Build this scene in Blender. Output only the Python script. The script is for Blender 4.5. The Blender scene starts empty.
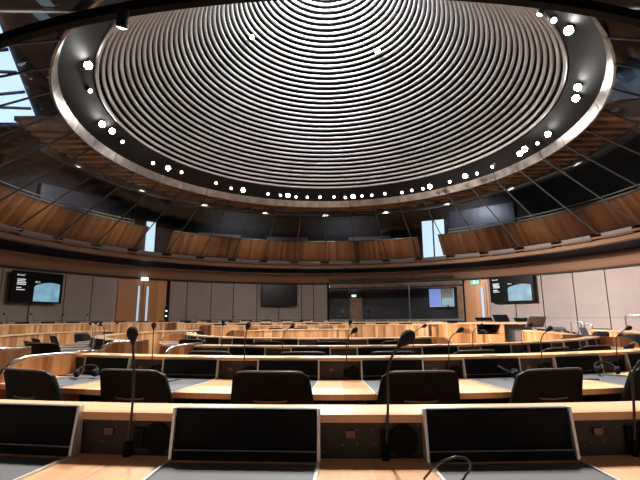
import bpy, math, random
from mathutils import Vector, Matrix
random.seed(7)
R = math.radians
scn = bpy.context.scene
col = scn.collection
# ---------------------------------------------------------------- camera
F_PX = 425.0; PITCH = math.atan(78.5 / F_PX); ROLL = R(-.3); EYE = 1.2
cam_d = bpy.data.cameras.new('camera'); cam = bpy.data.objects.new('camera', cam_d); col.objects.link(cam)
cam_d.sensor_width = 36; cam_d.lens = 36 * F_PX / 640; cam_d.clip_start = .05; cam_d.clip_end = 100
cam.matrix_world = Matrix.Translation((0, 0, EYE)) @ Matrix.Rotation(math.pi / 2 + PITCH, 4, 'X') @ Matrix.Rotation(ROLL, 4, 'Z')
scn.camera = cam
# ---------------------------------------------------------------- world, exposure
w = bpy.data.worlds.new('world'); scn.world = w; w.use_nodes = True
bg = w.node_tree.nodes['Background']; bg.inputs[0].default_value = (.45, .62, .9, 1); bg.inputs[1].default_value = 1.5
vs = scn.view_settings
vs.view_transform = 'Standard'; vs.look = 'None'; vs.exposure = 0.12; vs.gamma = 1; vs.use_curve_mapping = False
# ---------------------------------------------------------------- main lights
CX, CY = .22, 9.5            # centre of the round hall
QX, QY = .3, 9.9             # centre of the desk rings
def pol(r, a, z=0, c=(CX, CY)):   # a: degrees clockwise from +Y
    return Vector((c[0] + r * math.sin(R(a)), c[1] + r * math.cos(R(a)), z))
def light(kind, name, loc, target, power, color=(1, 1, 1), size=.3, spot=60, blend=.6):
    d = bpy.data.lights.new(name, kind); d.energy = power; d.color = color
    if kind == 'AREA': d.shape = 'DISK'; d.size = size
    else: d.shadow_soft_size = size
    if kind == 'SPOT': d.spot_size = R(spot); d.spot_blend = blend
    o = bpy.data.objects.new(name, d); col.objects.link(o); o.location = loc
    o.rotation_euler = (Vector(target) - Vector(loc)).to_track_quat('-Z', 'Y').to_euler()
    return o
light('AREA', 'daylight_from_lantern', (CX, CY, 10.55), (CX, CY, 0), 1500, (.86, .93, 1), 1.5)
WARM = (1, .93, .83)
for a in (0, 40, 80, 120, 160, 200, 240, 280, 320):   # stage lamps of the ring aimed at the desks
    light('SPOT', 'ring_lamp_beam', pol(5.15, a, 5.3), pol(3.2, a + 180, .7), 620, WARM, .12, 75, .8)
for a, pw in ((150, 1100), (180, 1300), (210, 1100)):
    light('SPOT', 'ring_lamp_beam', pol(5.0, a, 5.3), pol(8.6, a, .7), pw, WARM, .12, 95, .8)
for a, pw in ((60, 9500), (80, 7500), (45, 2600), (20, 90), (-8, 700), (-30, 520), (-62, 340), (-90, 260)):   # wall washers
    light('SPOT', 'ring_lamp_beam', pol(5.0, a + 180, 5.3), pol(10.1, a, 1.6), pw, (1, .88, .8), .12, 40, .9)

for a in range(-100, 120, 20):   # added fill lights, not fittings, brightening the timber fronts
    light('SPOT', 'gallery_front_fill', pol(6.5, a, 5.15), pol(8.1, a, 4.0), 75, (1, .86, .7), .08, 84, 1)
for a, pw in ((-58, 90), (-20, 70), (5, 60), (35, 160), (75, 60)):   # added cool fill lights so the rear gallery panels show
    light('SPOT', 'gallery_rear_fill', pol(9.5, a, 6.6), pol(12, a, 4.8), pw, (.8, .85, 1), .1, 100, 1)
# ---------------------------------------------------------------- materials
M = {}
def mat(name, color, rough=.5, metal=0, emit=None, es=1, spec=.5, bump=None, noise=None, coat=0):
    m = bpy.data.materials.new(name); m.use_nodes = True; nt = m.node_tree; b = nt.nodes['Principled BSDF']
    b.inputs['Base Color'].default_value = (*color, 1); b.inputs['Roughness'].default_value = rough
    b.inputs['Metallic'].default_value = metal; b.inputs['Specular IOR Level'].default_value = spec
    b.inputs['Coat Weight'].default_value = coat
    if emit: b.inputs['Emission Color'].default_value = (*emit, 1); b.inputs['Emission Strength'].default_value = es
    if noise or bump:
        tc = nt.nodes.new('ShaderNodeTexCoord'); n = nt.nodes.new('ShaderNodeTexNoise')
        n.inputs['Scale'].default_value = (noise or bump)[0]; n.inputs['Detail'].default_value = 4
        nt.links.new(tc.outputs['Object'], n.inputs['Vector'])
        if noise:
            r = nt.nodes.new('ShaderNodeValToRGB')
            r.color_ramp.elements[0].color = (*[c * (1 - noise[1]) for c in color], 1); r.color_ramp.elements[0].position = .35
            r.color_ramp.elements[1].color = (*[min(1, c * (1 + noise[1])) for c in color], 1); r.color_ramp.elements[1].position = .65
            nt.links.new(n.outputs['Fac'], r.inputs['Fac']); nt.links.new(r.outputs['Color'], b.inputs['Base Color'])
        if bump:
            bp = nt.nodes.new('ShaderNodeBump'); bp.inputs['Strength'].default_value = bump[1]; bp.inputs['Distance'].default_value = .01
            nt.links.new(n.outputs['Fac'], bp.inputs['Height']); nt.links.new(bp.outputs['Normal'], b.inputs['Normal'])
    M[name] = m; return m
def wood(name, c_dark, c_mid, c_light, plank=.09, along='V', rough=.4, grain=1.0):
    """planks run along UV axis `along`; plank width in metres across the other"""
    m = bpy.data.materials.new(name); m.use_nodes = True; nt = m.node_tree; N = nt.nodes; L = nt.links
    b = N['Principled BSDF']; b.inputs['Roughness'].default_value = rough
    uv = N.new('ShaderNodeUVMap'); sep = N.new('ShaderNodeSeparateXYZ'); L.new(uv.outputs[0], sep.inputs[0])
    a, c = ('X', 'Y') if along == 'V' else ('Y', 'X')
    dv = N.new('ShaderNodeMath'); dv.operation = 'DIVIDE'; dv.inputs[1].default_value = plank; L.new(sep.outputs[a], dv.inputs[0])
    fl = N.new('ShaderNodeMath'); fl.operation = 'FLOOR'; L.new(dv.outputs[0], fl.inputs[0])
    wn = N.new('ShaderNodeTexWhiteNoise'); wn.noise_dimensions = '1D'; L.new(fl.outputs[0], wn.inputs['W'])
    comb = N.new('ShaderNodeCombineXYZ')
    s1 = N.new('ShaderNodeMath'); s1.operation = 'MULTIPLY'; s1.inputs[1].default_value = 55; L.new(sep.outputs[a], s1.inputs[0])
    s2 = N.new('ShaderNodeMath'); s2.operation = 'MULTIPLY'; s2.inputs[1].default_value = 3; L.new(sep.outputs[c], s2.inputs[0])
    L.new(s1.outputs[0], comb.inputs[0]); L.new(s2.outputs[0], comb.inputs[1]); L.new(wn.outputs['Value'], comb.inputs[2])
    no = N.new('ShaderNodeTexNoise'); no.inputs['Scale'].default_value = 1; no.inputs['Detail'].default_value = 5; no.inputs['Distortion'].default_value = .6
    L.new(comb.outputs[0], no.inputs['Vector'])
    mx = N.new('ShaderNodeMath'); mx.operation = 'MULTIPLY_ADD'; mx.inputs[1].default_value = .7 * grain; L.new(no.outputs['Fac'], mx.inputs[0])
    m2 = N.new('ShaderNodeMath'); m2.operation = 'MULTIPLY'; m2.inputs[1].default_value = .5; L.new(wn.outputs['Value'], m2.inputs[0]); L.new(m2.outputs[0], mx.inputs[2])
    rp = N.new('ShaderNodeValToRGB'); e = rp.color_ramp.elements
    e[0].position = .3; e[0].color = (*c_dark, 1); e[1].position = .9; e[1].color = (*c_light, 1)
    k = e.new(.6); k.color = (*c_mid, 1)
    L.new(mx.outputs[0], rp.inputs['Fac']); L.new(rp.outputs['Color'], b.inputs['Base Color'])
    M[name] = m; return m
wood('oak_desk', (.26, .095, .032), (.52, .235, .09), (.72, .4, .19), .085)
wood('oak_top', (.6, .34, .17), (.72, .44, .24), (.82, .56, .34), .11, 'U', .35, .6)
wood('oak_work', (.6, .32, .16), (.72, .43, .24), (.82, .54, .33), .12, 'V', .35, .7)
wood('oak_dado', (.24, .10, .04), (.42, .19, .08), (.56, .28, .125), .11)
wood('oak_door', (.36, .15, .05), (.46, .2, .07), (.54, .25, .1), .3, 'V', .35)
wood('oak_soffit', (.25, .135, .08), (.29, .16, .095), (.33, .185, .11), .5, 'U', .4)
mat('slat_wood', (.5, .25, .12), .5, noise=(3, .3))
mat('aluminium', (.62, .6, .58), .3, .35)
mat('alu_white', (.6, .585, .57), .4, .35)
mat('steel', (.42, .39, .36), .35, .9, noise=(4, .25))
mat('steel_edge', (.72, .7, .68), .35, .6)
mat('steel_rail', (.75, .73, .7), .2, 1)
mat('gunmetal', (.14, .15, .155), .4, .4)
mat('bar_dark', (.055, .06, .06), .6)
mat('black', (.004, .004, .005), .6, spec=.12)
mat('soffit_black', (.018, .019, .021), .6, .1, spec=.25)
mat('leather', (.004, .004, .0045), .6, bump=(220, .12), spec=.12)
mat('chair_black', (.004, .004, .0045), .5, bump=(150, .1), spec=.14)
mat('mat_grey', (.085, .087, .094), .55, bump=(300, .06))
mat('edge_grey', (.14, .145, .155), .4)
mat('socket_brown', (.010, .0065, .005), .6, noise=(25, .25))
mat('grille', (.007, .005, .004), .8, spec=.15)
mat('badge', (.14, .06, .04), .5)
mat('slot_brown', (.07, .022, .014), .5)
mat('foam', (.006, .006, .007), .9, bump=(400, .4))
mat('fabric_wall', (.3, .25, .235), .85, noise=(1.3, .06), bump=(160, .1))
mat('seam', (.02, .016, .014), .8)
mat('carpet', (.04, .038, .04), .9, noise=(40, .3))
mat('dark_wall', (.03, .032, .038), .5, noise=(1.5, .3))
mat('gallery_grey', (.12, .13, .15), .35, .2)
mat('reflection_mauve', (.5, .38, .38), .6)
mat('seat_blue', (.03, .035, .12), .7)
mat('paint_dark', (.05, .05, .055), .6)
mat('ledge_grey', (.13, .13, .135), .4, .3)
mat('ledge_brown', (.15, .08, .045), .4)
mat('lens', (1, 1, 1), .3, emit=(1, .97, .93), es=60)
mat('lens_dim', (1, 1, 1), .3, emit=(1, .95, .9), es=9)
mat('sky_pane', (.5, .6, .8), .3, emit=(.5, .7, 1), es=1.5)
mat('lit_window', (.5, .6, .7), .3, emit=(.62, .82, .95), es=1.1)
mat('screen_black', (.003, .004, .005), .25, spec=.15)
mat('tv_text', (.6, .6, .6), .5, emit=(.8, .85, .9), es=.9)
mat('blue_glass', (.2, .25, .3), .15, emit=(.45, .55, .72), es=.8)
mat('monitor_teal', (.2, .3, .3), .4, emit=(.3, .45, .47), es=1)
mat('exit_green', (.02, .3, .15), .4, emit=(.05, .5, .3), es=.8)
mat('exit_white', (.8, .8, .8), .4, emit=(.85, 1, .95), es=1.6)
mat('window_blue', (.1, .15, .3), .3, emit=(.22, .32, .75), es=1)
mat('window_curtain', (.3, .27, .25), .7, emit=(.3, .26, .25), es=.5)
mat('cable', (.01, .01, .01), .4)
mat('paper', (.7, .7, .72), .6)
# television picture: pale blue chamber view, an object-space gradient as shown on the screen
m = bpy.data.materials.new('tv_picture'); m.use_nodes = True; nt = m.node_tree; b = nt.nodes['Principled BSDF']
tc = nt.nodes.new('ShaderNodeUVMap'); no = nt.nodes.new('ShaderNodeTexVoronoi'); no.inputs['Scale'].default_value = 2.2
rp = nt.nodes.new('ShaderNodeValToRGB'); rp.color_ramp.elements[0].color = (.36, .66, .84, 1); rp.color_ramp.elements[1].color = (.1, .28, .42, 1)
nt.links.new(tc.outputs[0], no.inputs['Vector']); nt.links.new(no.outputs['Distance'], rp.inputs['Fac'])
nt.links.new(rp.outputs['Color'], b.inputs['Emission Color']); b.inputs['Emission Strength'].default_value = .75
b.inputs['Base Color'].default_value = (.02, .02, .02, 1); M['tv_picture'] = m
# glass: clear pane with mirror reflection
m = bpy.data.materials.new('glass'); m.use_nodes = True; nt = m.node_tree; nt.nodes.clear()
out = nt.nodes.new('ShaderNodeOutputMaterial'); mx = nt.nodes.new('ShaderNodeMixShader'); tr = nt.nodes.new('ShaderNodeBsdfTransparent')
gl = nt.nodes.new('ShaderNodeBsdfGlossy'); gl.inputs['Roughness'].default_value = .02; fr = nt.nodes.new('ShaderNodeFresnel'); fr.inputs['IOR'].default_value = 1.38
tr.inputs[0].default_value = (.86, .87, .88, 1)
nt.links.new(fr.outputs[0], mx.inputs[0]); nt.links.new(tr.outputs[0], mx.inputs[1]); nt.links.new(gl.outputs[0], mx.inputs[2]); nt.links.new(mx.outputs[0], out.inputs[0])
M['glass'] = m

# ---------------------------------------------------------------- mesh builder
class MB:
    def __init__(s): s.v = []; s.f = []; s.uv = []
    def add(s, vs, fs, uvs=None):
        o = len(s.v); s.v += [tuple(v) for v in vs]
        for i, f in enumerate(fs):
            s.f.append([o + k for k in f]); s.uv.append(uvs[i] if uvs else None)
    def box(s, c, d, mx=None):
        x, y, z = [k / 2 for k in d]; P = [Vector((i, j, k)) for i in (-x, x) for j in (-y, y) for k in (-z, z)]
        fs = [(0, 1, 3, 2), (4, 6, 7, 5), (0, 4, 5, 1), (2, 3, 7, 6), (0, 2, 6, 4), (1, 5, 7, 3)]
        ax = [(1, 2), (1, 2), (0, 2), (0, 2), (0, 1), (0, 1)]; c = Vector(c)
        uvs = [[((P[k] + c)[a], (P[k] + c)[b]) for k in f] for f, (a, b) in zip(fs, ax)]
        P = [p + c for p in P]
        if mx: P = [mx @ p for p in P]
        s.add(P, fs, uvs); return s
    def tube(s, pts, r, n=8, cap=True):
        pts = [Vector(p) for p in pts]; rs = r if isinstance(r, (list, tuple)) else [r] * len(pts); vs = []; up = None
        for i, p in enumerate(pts):
            t = (pts[min(i + 1, len(pts) - 1)] - pts[max(i - 1, 0)]).normalized()
            if up is None: up = Vector((0, 0, 1)) if abs(t.z) < .9 else Vector((1, 0, 0))
            a = t.cross(up).normalized(); b_ = a.cross(t).normalized(); up = b_
            vs += [p + rs[i] * (a * math.cos(2 * math.pi * k / n) + b_ * math.sin(2 * math.pi * k / n)) for k in range(n)]
        fs = [(i * n + k, i * n + (k + 1) % n, (i + 1) * n + (k + 1) % n, (i + 1) * n + k) for i in range(len(pts) - 1) for k in range(n)]
        if cap: fs += [tuple(range(n))[::-1], tuple((len(pts) - 1) * n + k for k in range(n))]
        s.add(vs, fs); return s
    def lathe(s, prof, n=16, mx=None):   # prof: (r,z)
        vs = [Vector((r * math.cos(2 * math.pi * k / n), r * math.sin(2 * math.pi * k / n), z)) for r, z in prof for k in range(n)]
        if mx: vs = [mx @ p for p in vs]
        fs = [(i * n + k, i * n + (k + 1) % n, (i + 1) * n + (k + 1) % n, (i + 1) * n + k) for i in range(len(prof) - 1) for k in range(n)]
        fs += [tuple(range(n))[::-1], tuple((len(prof) - 1) * n + k for k in range(n))]
        s.add(vs, fs); return s
    def arc(s, prof, a0, a1, c=(CX, CY), step=2.0, closed=True):   # sweep an (r,z) outline round the centre
        n = max(1, int(math.ceil(abs(a1 - a0) / step))); m = len(prof); vs = []
        for i in range(n + 1):
            a = a0 + (a1 - a0) * i / n; vs += [pol(r, a, z, c) for r, z in prof]
        L = [0]
        for j in range(m):
            p, q = prof[j], prof[(j + 1) % m]; L.append(L[-1] + math.hypot(p[0] - q[0], p[1] - q[1]))
        rm = sum(p[0] for p in prof) / m; fs = []; uvs = []
        for i in range(n):
            u0, u1 = [R(a0 + (a1 - a0) * k / n) * rm for k in (i, i + 1)]
            for j in range(m if closed else m - 1):
                k = (j + 1) % m; fs.append((i * m + j, i * m + k, (i + 1) * m + k, (i + 1) * m + j))
                uvs.append([(u0, L[j]), (u0, L[j + 1]), (u1, L[j + 1]), (u1, L[j])])
        if closed and abs(a1 - a0) < 359.9:
            fs += [tuple(range(m))[::-1], tuple(n * m + j for j in range(m))]
            uvs += [[prof[j] for j in range(m)][::-1], [prof[j] for j in range(m)]]
        s.add(vs, fs, uvs); return s
    def build(s, name, mt, parent=None, smooth=False, origin=None):
        me = bpy.data.meshes.new(name)
        O = Vector(origin) if origin is not None else Vector((0, 0, 0))
        me.from_pydata([Vector(v) - O for v in s.v], [], s.f); me.materials.append(M[mt])
        uvl = me.uv_layers.new(name='UVMap'); li = 0
        for f, u in zip(s.f, s.uv):
            for k, vi in enumerate(f):
                if u: uvl.data[li].uv = u[k]
                else: uvl.data[li].uv = (s.v[vi][0] + s.v[vi][1], s.v[vi][2])
                li += 1
        me.validate(); me.update()
        if smooth: me.polygons.foreach_set('use_smooth', [True] * len(me.polygons))
        o = bpy.data.objects.new(name, me); col.objects.link(o)
        if origin is not None: o.location = O
        if parent: o.parent = parent
        return o
def tag(o, label=None, cat=None, group=None, kind=None):
    for k, v in (('label', label), ('category', cat), ('group', group), ('kind', kind)):
        if v: o[k] = v
    return o
def empty(name, loc, rz=0, **k):
    o = bpy.data.objects.new(name, None); col.objects.link(o); o.location = loc; o.rotation_euler = (0, 0, rz); o.empty_display_size = .1
    return tag(o, **k)
def struct(o): o['kind'] = 'structure'; return o
def copy_tree(o, parent=None):
    c = o.copy(); col.objects.link(c); c.parent = parent
    for ch in list(o.children): copy_tree(ch, c)
    return c
def bevel(o, w=.004, seg=2):
    b_ = o.modifiers.new('bevel', 'BEVEL'); b_.width = w; b_.segments = seg; b_.limit_method = 'ANGLE'; return o
ORD = ['first', 'second', 'third', 'fourth', 'fifth', 'sixth', 'seventh', 'eighth', 'ninth', 'tenth', 'eleventh', 'twelfth', 'thirteenth', 'fourteenth',
       'fifteenth', 'sixteenth', 'seventeenth', 'eighteenth', 'nineteenth', 'twentieth'] 
ORD += ['twenty-' + x for x in ORD[:9]] + ['thirtieth'] + ['thirty-' + x for x in ORD[:9]] + ['fortieth'] + ['forty-' + x for x in ORD[:9]] + ['fiftieth'] + ['fifty-' + x for x in ORD[:9]]
def text_mesh(body, size, mt, parent, loc, name='lettering'):
    cu = bpy.data.curves.new(name, 'FONT'); cu.body = body; cu.size = size; cu.extrude = .0005; cu.resolution_u = 2
    t = bpy.data.objects.new(name, cu); col.objects.link(t); dg = bpy.context.evaluated_depsgraph_get()
    me = bpy.data.meshes.new_from_object(t.evaluated_get(dg)); col.objects.unlink(t); bpy.data.objects.remove(t)
    me.materials.clear(); me.materials.append(M[mt]); o = bpy.data.objects.new(name, me); col.objects.link(o); o.parent = parent
    o.location = loc; o.rotation_euler = (math.pi / 2, 0, 0); return o

# ================================================================ SETTING
f_ = MB(); f_.lathe([(12.4, -.1), (12.4, 0)], 96, Matrix.Translation((CX, CY, 0))); struct(f_.build('floor', 'carpet'))
# curved fabric walls: panels with open joints over a dark backing
RW = 10.1; WT = 2.80
def fabric_wall(name, joints, skip=()):
    root = struct(MB().arc([(RW + .06, 0), (RW + .1, 0), (RW + .1, WT + .05), (RW + .06, WT + .05)], joints[0], joints[-1]).build(name, 'seam'))
    p = MB()
    for i in range(len(joints) - 1):
        if i in skip: continue
        g = .09
        for z0, z1 in ((.12, 1.17), (1.18, WT)):
            p.arc([(RW, z0), (RW + .05, z0), (RW + .05, z1), (RW, z1)], joints[i] + g, joints[i + 1] - g)
    p.build('fabric_panel', 'fabric_wall', root)
    MB().arc([(RW - .012, 0), (RW + .05, 0), (RW + .05, .11), (RW - .012, .11)], joints[0], joints[-1]).build('skirting', 'oak_desk', root)
    return root
fabric_wall('wall_left', [-180, -150, -140, -132, -124, -116, -108, -101, -95, -89, -83, -78, -72.4, -67.2, -61, -55.7, -50.7])
fabric_wall('wall_back', [-39.3, -34.8, -29, -23.5, -17.6, -11.9, -6.1, -3, .6])
fabric_wall('wall_right', [40.4, 46.1, 51.9, 58.2, 64.2, 70.5, 77, 84, 92, 100, 110, 120, 135, 150, 180])
# soffit under the public gallery, full round
struct(MB().arc([(9.65, 3.12), (9.65, 3.2), (10.5, 3.12), (10.5, WT - .02), (10.08, WT - .02)], 0, 360).build('trim_1', 'oak_soffit'))
struct(MB().arc([(10.0, WT - .06), (10.1, WT - .06), (10.1, WT - .01), (10.0, WT + .0)], 0, 360).build('trim_2', 'seam'))
# dark recess, wooden lip and grey ledge of the gallery edge
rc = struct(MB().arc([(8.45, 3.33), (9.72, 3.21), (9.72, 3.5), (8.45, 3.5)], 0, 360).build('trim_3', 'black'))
struct(MB().arc([(8.33, 3.27), (8.52, 3.26), (8.52, 3.4), (8.3, 3.4)], 0, 360).build('trim_4', 'ledge_brown'))
lg = struct(MB().arc([(8.12, 3.42), (8.7, 3.42), (8.7, 3.46), (8.1, 3.46)], 0, 360).build('trim_5', 'ledge_brown'))
p = MB()
for k in range(40):
    p.arc([(8.17, 3.40), (8.36, 3.38), (8.3, 3.52), (8.12, 3.55)], k * 9 + 1.0, k * 9 + 7.6)
p.build('vent_grille', 'ledge_grey', lg)
# gallery floor slab, its dark rear wall and ceiling
struct(MB().arc([(8.5, 3.42), (12.3, 3.42), (12.3, 3.58), (8.5, 3.58)], 0, 360).build('trim_6', 'paint_dark'))
gw = struct(MB().arc([(12.1, 3.5), (12.3, 3.5), (12.3, 7.2), (12.1, 7.2)], 0, 360).build('wall_gallery', 'dark_wall'))
p = MB()
for a0, a1 in ((-75, -62), (-44, -36), (-30, -20), (-14, -4), (6, 16), (48, 60), (70, 82)):
    p.arc([(12.02, 4.2), (12.1, 4.2), (12.1, 5.3), (12.02, 5.3)], a0, a1)
p.build('mauve_reflection_panel', 'reflection_mauve', gw)  # solid mauve panels standing in for reflections in the gallery glass
p = MB()
for a0, a1 in ((-62, -45), (30, 44)):
    p.arc([(11.9, 3.6), (12.1, 3.6), (12.1, 6.2), (11.9, 6.2)], a0, a1)
p.build('grey_panel', 'gallery_grey', gw)
struct(MB().arc([(6.75, 6.9), (12.3, 6.9), (12.3, 7.0), (6.75, 7.0)], 0, 360).build('ceiling', 'paint_dark'))
struct(MB().arc([(4.6, 6.9), (6.76, 6.9), (6.76, 7.0), (4.6, 7.0)], 92, 268).build('ceiling_near', 'oak_soffit'))
struct(MB().arc([(6.75, 5.28), (6.82, 5.28), (6.82, 6.95), (6.75, 6.95)], -84, 108).build('trim_7', 'dark_wall'))
struct(MB().arc([(6.66, 5.14), (6.84, 5.14), (6.84, 5.30), (6.66, 5.30)], -90, 106).build('trim_8', 'gallery_grey'))
# sky seen over the gallery on the left: glazed roof light
sk = MB(); q = [(-6.0, 6.9), (-8.2, 11.5), (-11, 11.5), (-9.5, 6.9)]
sk.add([(x, y, z) for z in (6.84, 6.89) for x, y in q], [(3, 2, 1, 0), (4, 5, 6, 7), (0, 1, 5, 4), (1, 2, 6, 5), (2, 3, 7, 6), (3, 0, 4, 7)])
sk = struct(sk.build('window_2', 'sky_pane'))
for k in range(6):
    y = 7.2 + k * .85; x = -6.0 - (y - 6.9) * .478
    MB().tube([(x, y, 6.8), (x - 3.2, y + (.5 if k % 2 else -.3), 6.8)], .04, 6).build('glazing_bar', 'gunmetal', sk)
sk = struct(MB().arc([(12.05, 3.7), (12.09, 3.7), (12.09, 5.9), (12.05, 5.9)], 23.6, 28.6).build('window_3', 'lit_window'))
MB().arc([(12.0, 3.7), (12.06, 3.7), (12.06, 5.9), (12.0, 5.9)], 26.0, 26.3).build('glazing_bar', 'gunmetal', sk)
sk = struct(MB().arc([(11.98, 3.7), (12.03, 3.7), (12.03, 5.5), (11.98, 5.5)], -41.4, -39.6).build('window_4', 'lit_window'))
MB().arc([(11.93, 3.65), (11.97, 3.65), (11.97, 5.55), (11.93, 5.55)], -39.6, -39.3).build('window_frame', 'gunmetal', sk)
# slatted timber ceiling just outside the dome ring: parallel battens cut to the ring
sl = struct(MB().arc([(5.6, 5.42), (6.75, 5.42), (6.75, 5.46), (5.6, 5.46)], -97, 106).build('ceiling_timber', 'paint_dark'))
p = MB(); y = CY - 1.2
while y < CY + 6.7:
    dy = y - CY; xo = math.sqrt(max(0, 6.68 ** 2 - dy * dy)); xi = math.sqrt(max(0, 5.62 ** 2 - dy * dy))
    if xi > 0:
        for s in (-1, 1): p.box((CX + s * (xo + xi) / 2, y, 5.33), (xo - xi, .15, .1))
    else: p.box((CX, y, 5.33), (2 * xo, .15, .1))
    y += .33
p.build('batten', 'slat_wood', sl)
# dome: dark cone, rings of slats, black soffit, steel ring
def domer(t): return 4.97 - .885 * t, 5.73 + t
r1, z1 = domer(4.75)
dome = struct(MB().arc([(5.02, 5.78), (5.12, 5.78), (r1 + .12, z1 + .05), (r1 + .02, z1 + .05)], 0, 360, step=4).build('ceiling_dome', 'black'))
p = MB(); nr = 43
for k in range(nr):
    t = .02 + 4.68 * k / (nr - 1); r, z = domer(t); r -= .02; tr_ = .037
    # rounded slat section
    p.arc([(r + tr_ * math.cos(q) , z + tr_ * math.sin(q)) for q in [2 * math.pi * j / 10 for j in range(10)]], 0, 360, step=2.5)
so = p.build('slat_ring', 'alu_white', dome, smooth=True)
lan = struct(MB().arc([(r1 - .02, z1), (r1 + .06, z1), (r1 + .06, z1 + .6), (r1 - .02, z1 + .6)], 0, 360, step=6).build('trim_9', 'alu_white'))
struct(MB().lathe([(r1 + .1, z1 + .6), (r1 + .1, z1 + .64)], 48, Matrix.Translation((CX, CY, 0))).build('window_5', 'sky_pane'))
struct(MB().arc([(5.52, 5.40), (4.99, 5.72), (5.02, 5.80), (5.6, 5.5)], 0, 360).build('ceiling_ring', 'soffit_black'))
ring = MB()
for k in range(40): ring.arc([(5.58, 5.2), (5.62, 5.2), (5.56, 5.44), (5.50, 5.43)], k * 9 + .08, k * 9 + 8.92, step=3)
struct(ring.build('trim_10', 'steel'))
# leaning glass skirt between the dome ring and the ledge
gr0, gz0, gr1, gz1 = 5.62, 5.19, 8.2, 3.56
gp = MB()
for k in range(40): gp.arc([(gr0, gz0), (gr1, gz1)], k * 9 + .1, k * 9 + 8.9, step=4.4, closed=False)
g = struct(gp.build('window_1', 'glass'))
for k in range(40):
    a = k * 9
    MB().tube([pol(gr0 - .01, a, gz0), pol(gr1 - .01, a, gz1)], .019, 6).build('glazing_bar', 'bar_dark', g)

# ---------------------------------------------------------------- doors
def wall_frame(a, r=RW):   # matrix: local x along the wall to the right as seen from the hall, -y towards the hall
    return pol(r, a, 0), -R(a)
def on_wall(name, a, r=RW, **k):
    loc, rz = wall_frame(a, r); return empty(name, loc, rz, **k)
d = struct(on_wall('door_1', -45.0))
MB().box((0, .06, 1.4), (1.98, .1, 2.8)).build('door_surround', 'oak_door', d)
for s, nm in ((-1, 'left'), (1, 'right')):
    lf = MB().box((s * .475, -.03, 1.32), (.93, .05, 2.62)).build('door_leaf', 'oak_door', d); bevel(lf)
    MB().box((s * .17, -.06, 1.35), (.085, .02, 2.25)).build('vision_panel', 'blue_glass', lf)
    MB().box((s * .115, -.065, 1.35), (.012, .03, 2.3)).box((s * .225, -.065, 1.35), (.012, .03, 2.3)).build('vision_frame', 'gunmetal', lf)
    MB().tube([(s * .06, -.1, 1.0), (s * .06, -.1, 1.4)], .012).build('door_handle', 'steel_rail', lf)
MB().box((1.04, .0, 1.4), (.12, .12, 2.8)).build('door_jamb', 'black', d)
pnl = empty('wall_control', pol(RW - .08, -39.6, 1.45), -R(-39.6), label='black wall control plate with two small white buttons beside the double doors', cat='control panel')
MB().box((0, 0, 0), (.1, .03, .5)).build('plate', 'black', pnl)
for z in (.08, -.12): MB().lathe([(.035, 0), (.035, .02)], 12, Matrix.Translation((0, -.015, z)) @ Matrix.Rotation(math.pi / 2, 4, 'X')).build('button', 'exit_white', pnl)
d = struct(on_wall('door_2', 37.6))
MB().box((0, .04, 1.4), (.98, .1, 2.8)).build('door_surround', 'oak_door', d)
lf = MB().box((-.03, -.03, 1.32), (.86, .05, 2.6)).build('door_leaf', 'oak_door', d); bevel(lf)
MB().box((.25, -.06, 1.35), (.1, .02, 2.1)).build('vision_panel', 'blue_glass', lf)
MB().box((.185, -.065, 1.35), (.02, .03, 2.15)).box((.31, -.065, 1.35), (.012, .03, 2.15)).build('vision_frame', 'gunmetal', lf)
def exit_sign(loc, rz, label, cat='exit sign', s=1, white=False):
    e = empty('exit_sign', loc, rz, label=label, cat=cat)
    MB().box((0, 0, 0), (.36 * s, .05, .17 * s)).build('sign_box', 'exit_white' if white else 'exit_green', e)
    c = 'exit_green' if white else 'exit_white'
    p = MB(); y = -.028
    p.box((-.02 * s, y, .055 * s), (.028 * s, .004, .028 * s))
    for q, (x, z, w_, h, an) in enumerate(((-.025, .012, .025, .06, .3), (-.045, -.035, .018, .06, .6), (0, -.035, .018, .06, -.5), (.0, .022, .05, .014, .3), (-.05, .02, .04, .014, -.6))):
        p.box((0, 0, 0), (w_ * s, .004, h * s), Matrix.Translation((x * s, y, z * s)) @ Matrix.Rotation(an, 4, 'Y'))
    p.build('running_figure', c, e)
    p = MB(); p.box((.10 * s, y, 0), (.06 * s, .004, .018 * s))
    p.box((0, 0, 0), (.045 * s, .004, .015 * s), Matrix.Translation((.125 * s, y, .013 * s)) @ Matrix.Rotation(.8, 4, 'Y'))
    p.box((0, 0, 0), (.045 * s, .004, .015 * s), Matrix.Translation((.125 * s, y, -.013 * s)) @ Matrix.Rotation(-.8, 4, 'Y'))
    p.build('arrow', c, e)
    return e
exit_sign(pol(RW - .2, -45.2, 2.74), R(45.2), 'lit exit sign above the timber double doors', s=.75, white=True)
exit_sign(pol(RW - .12, 37.7, 2.62), R(-37.7), 'green exit sign above the single timber door on the right')

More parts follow.
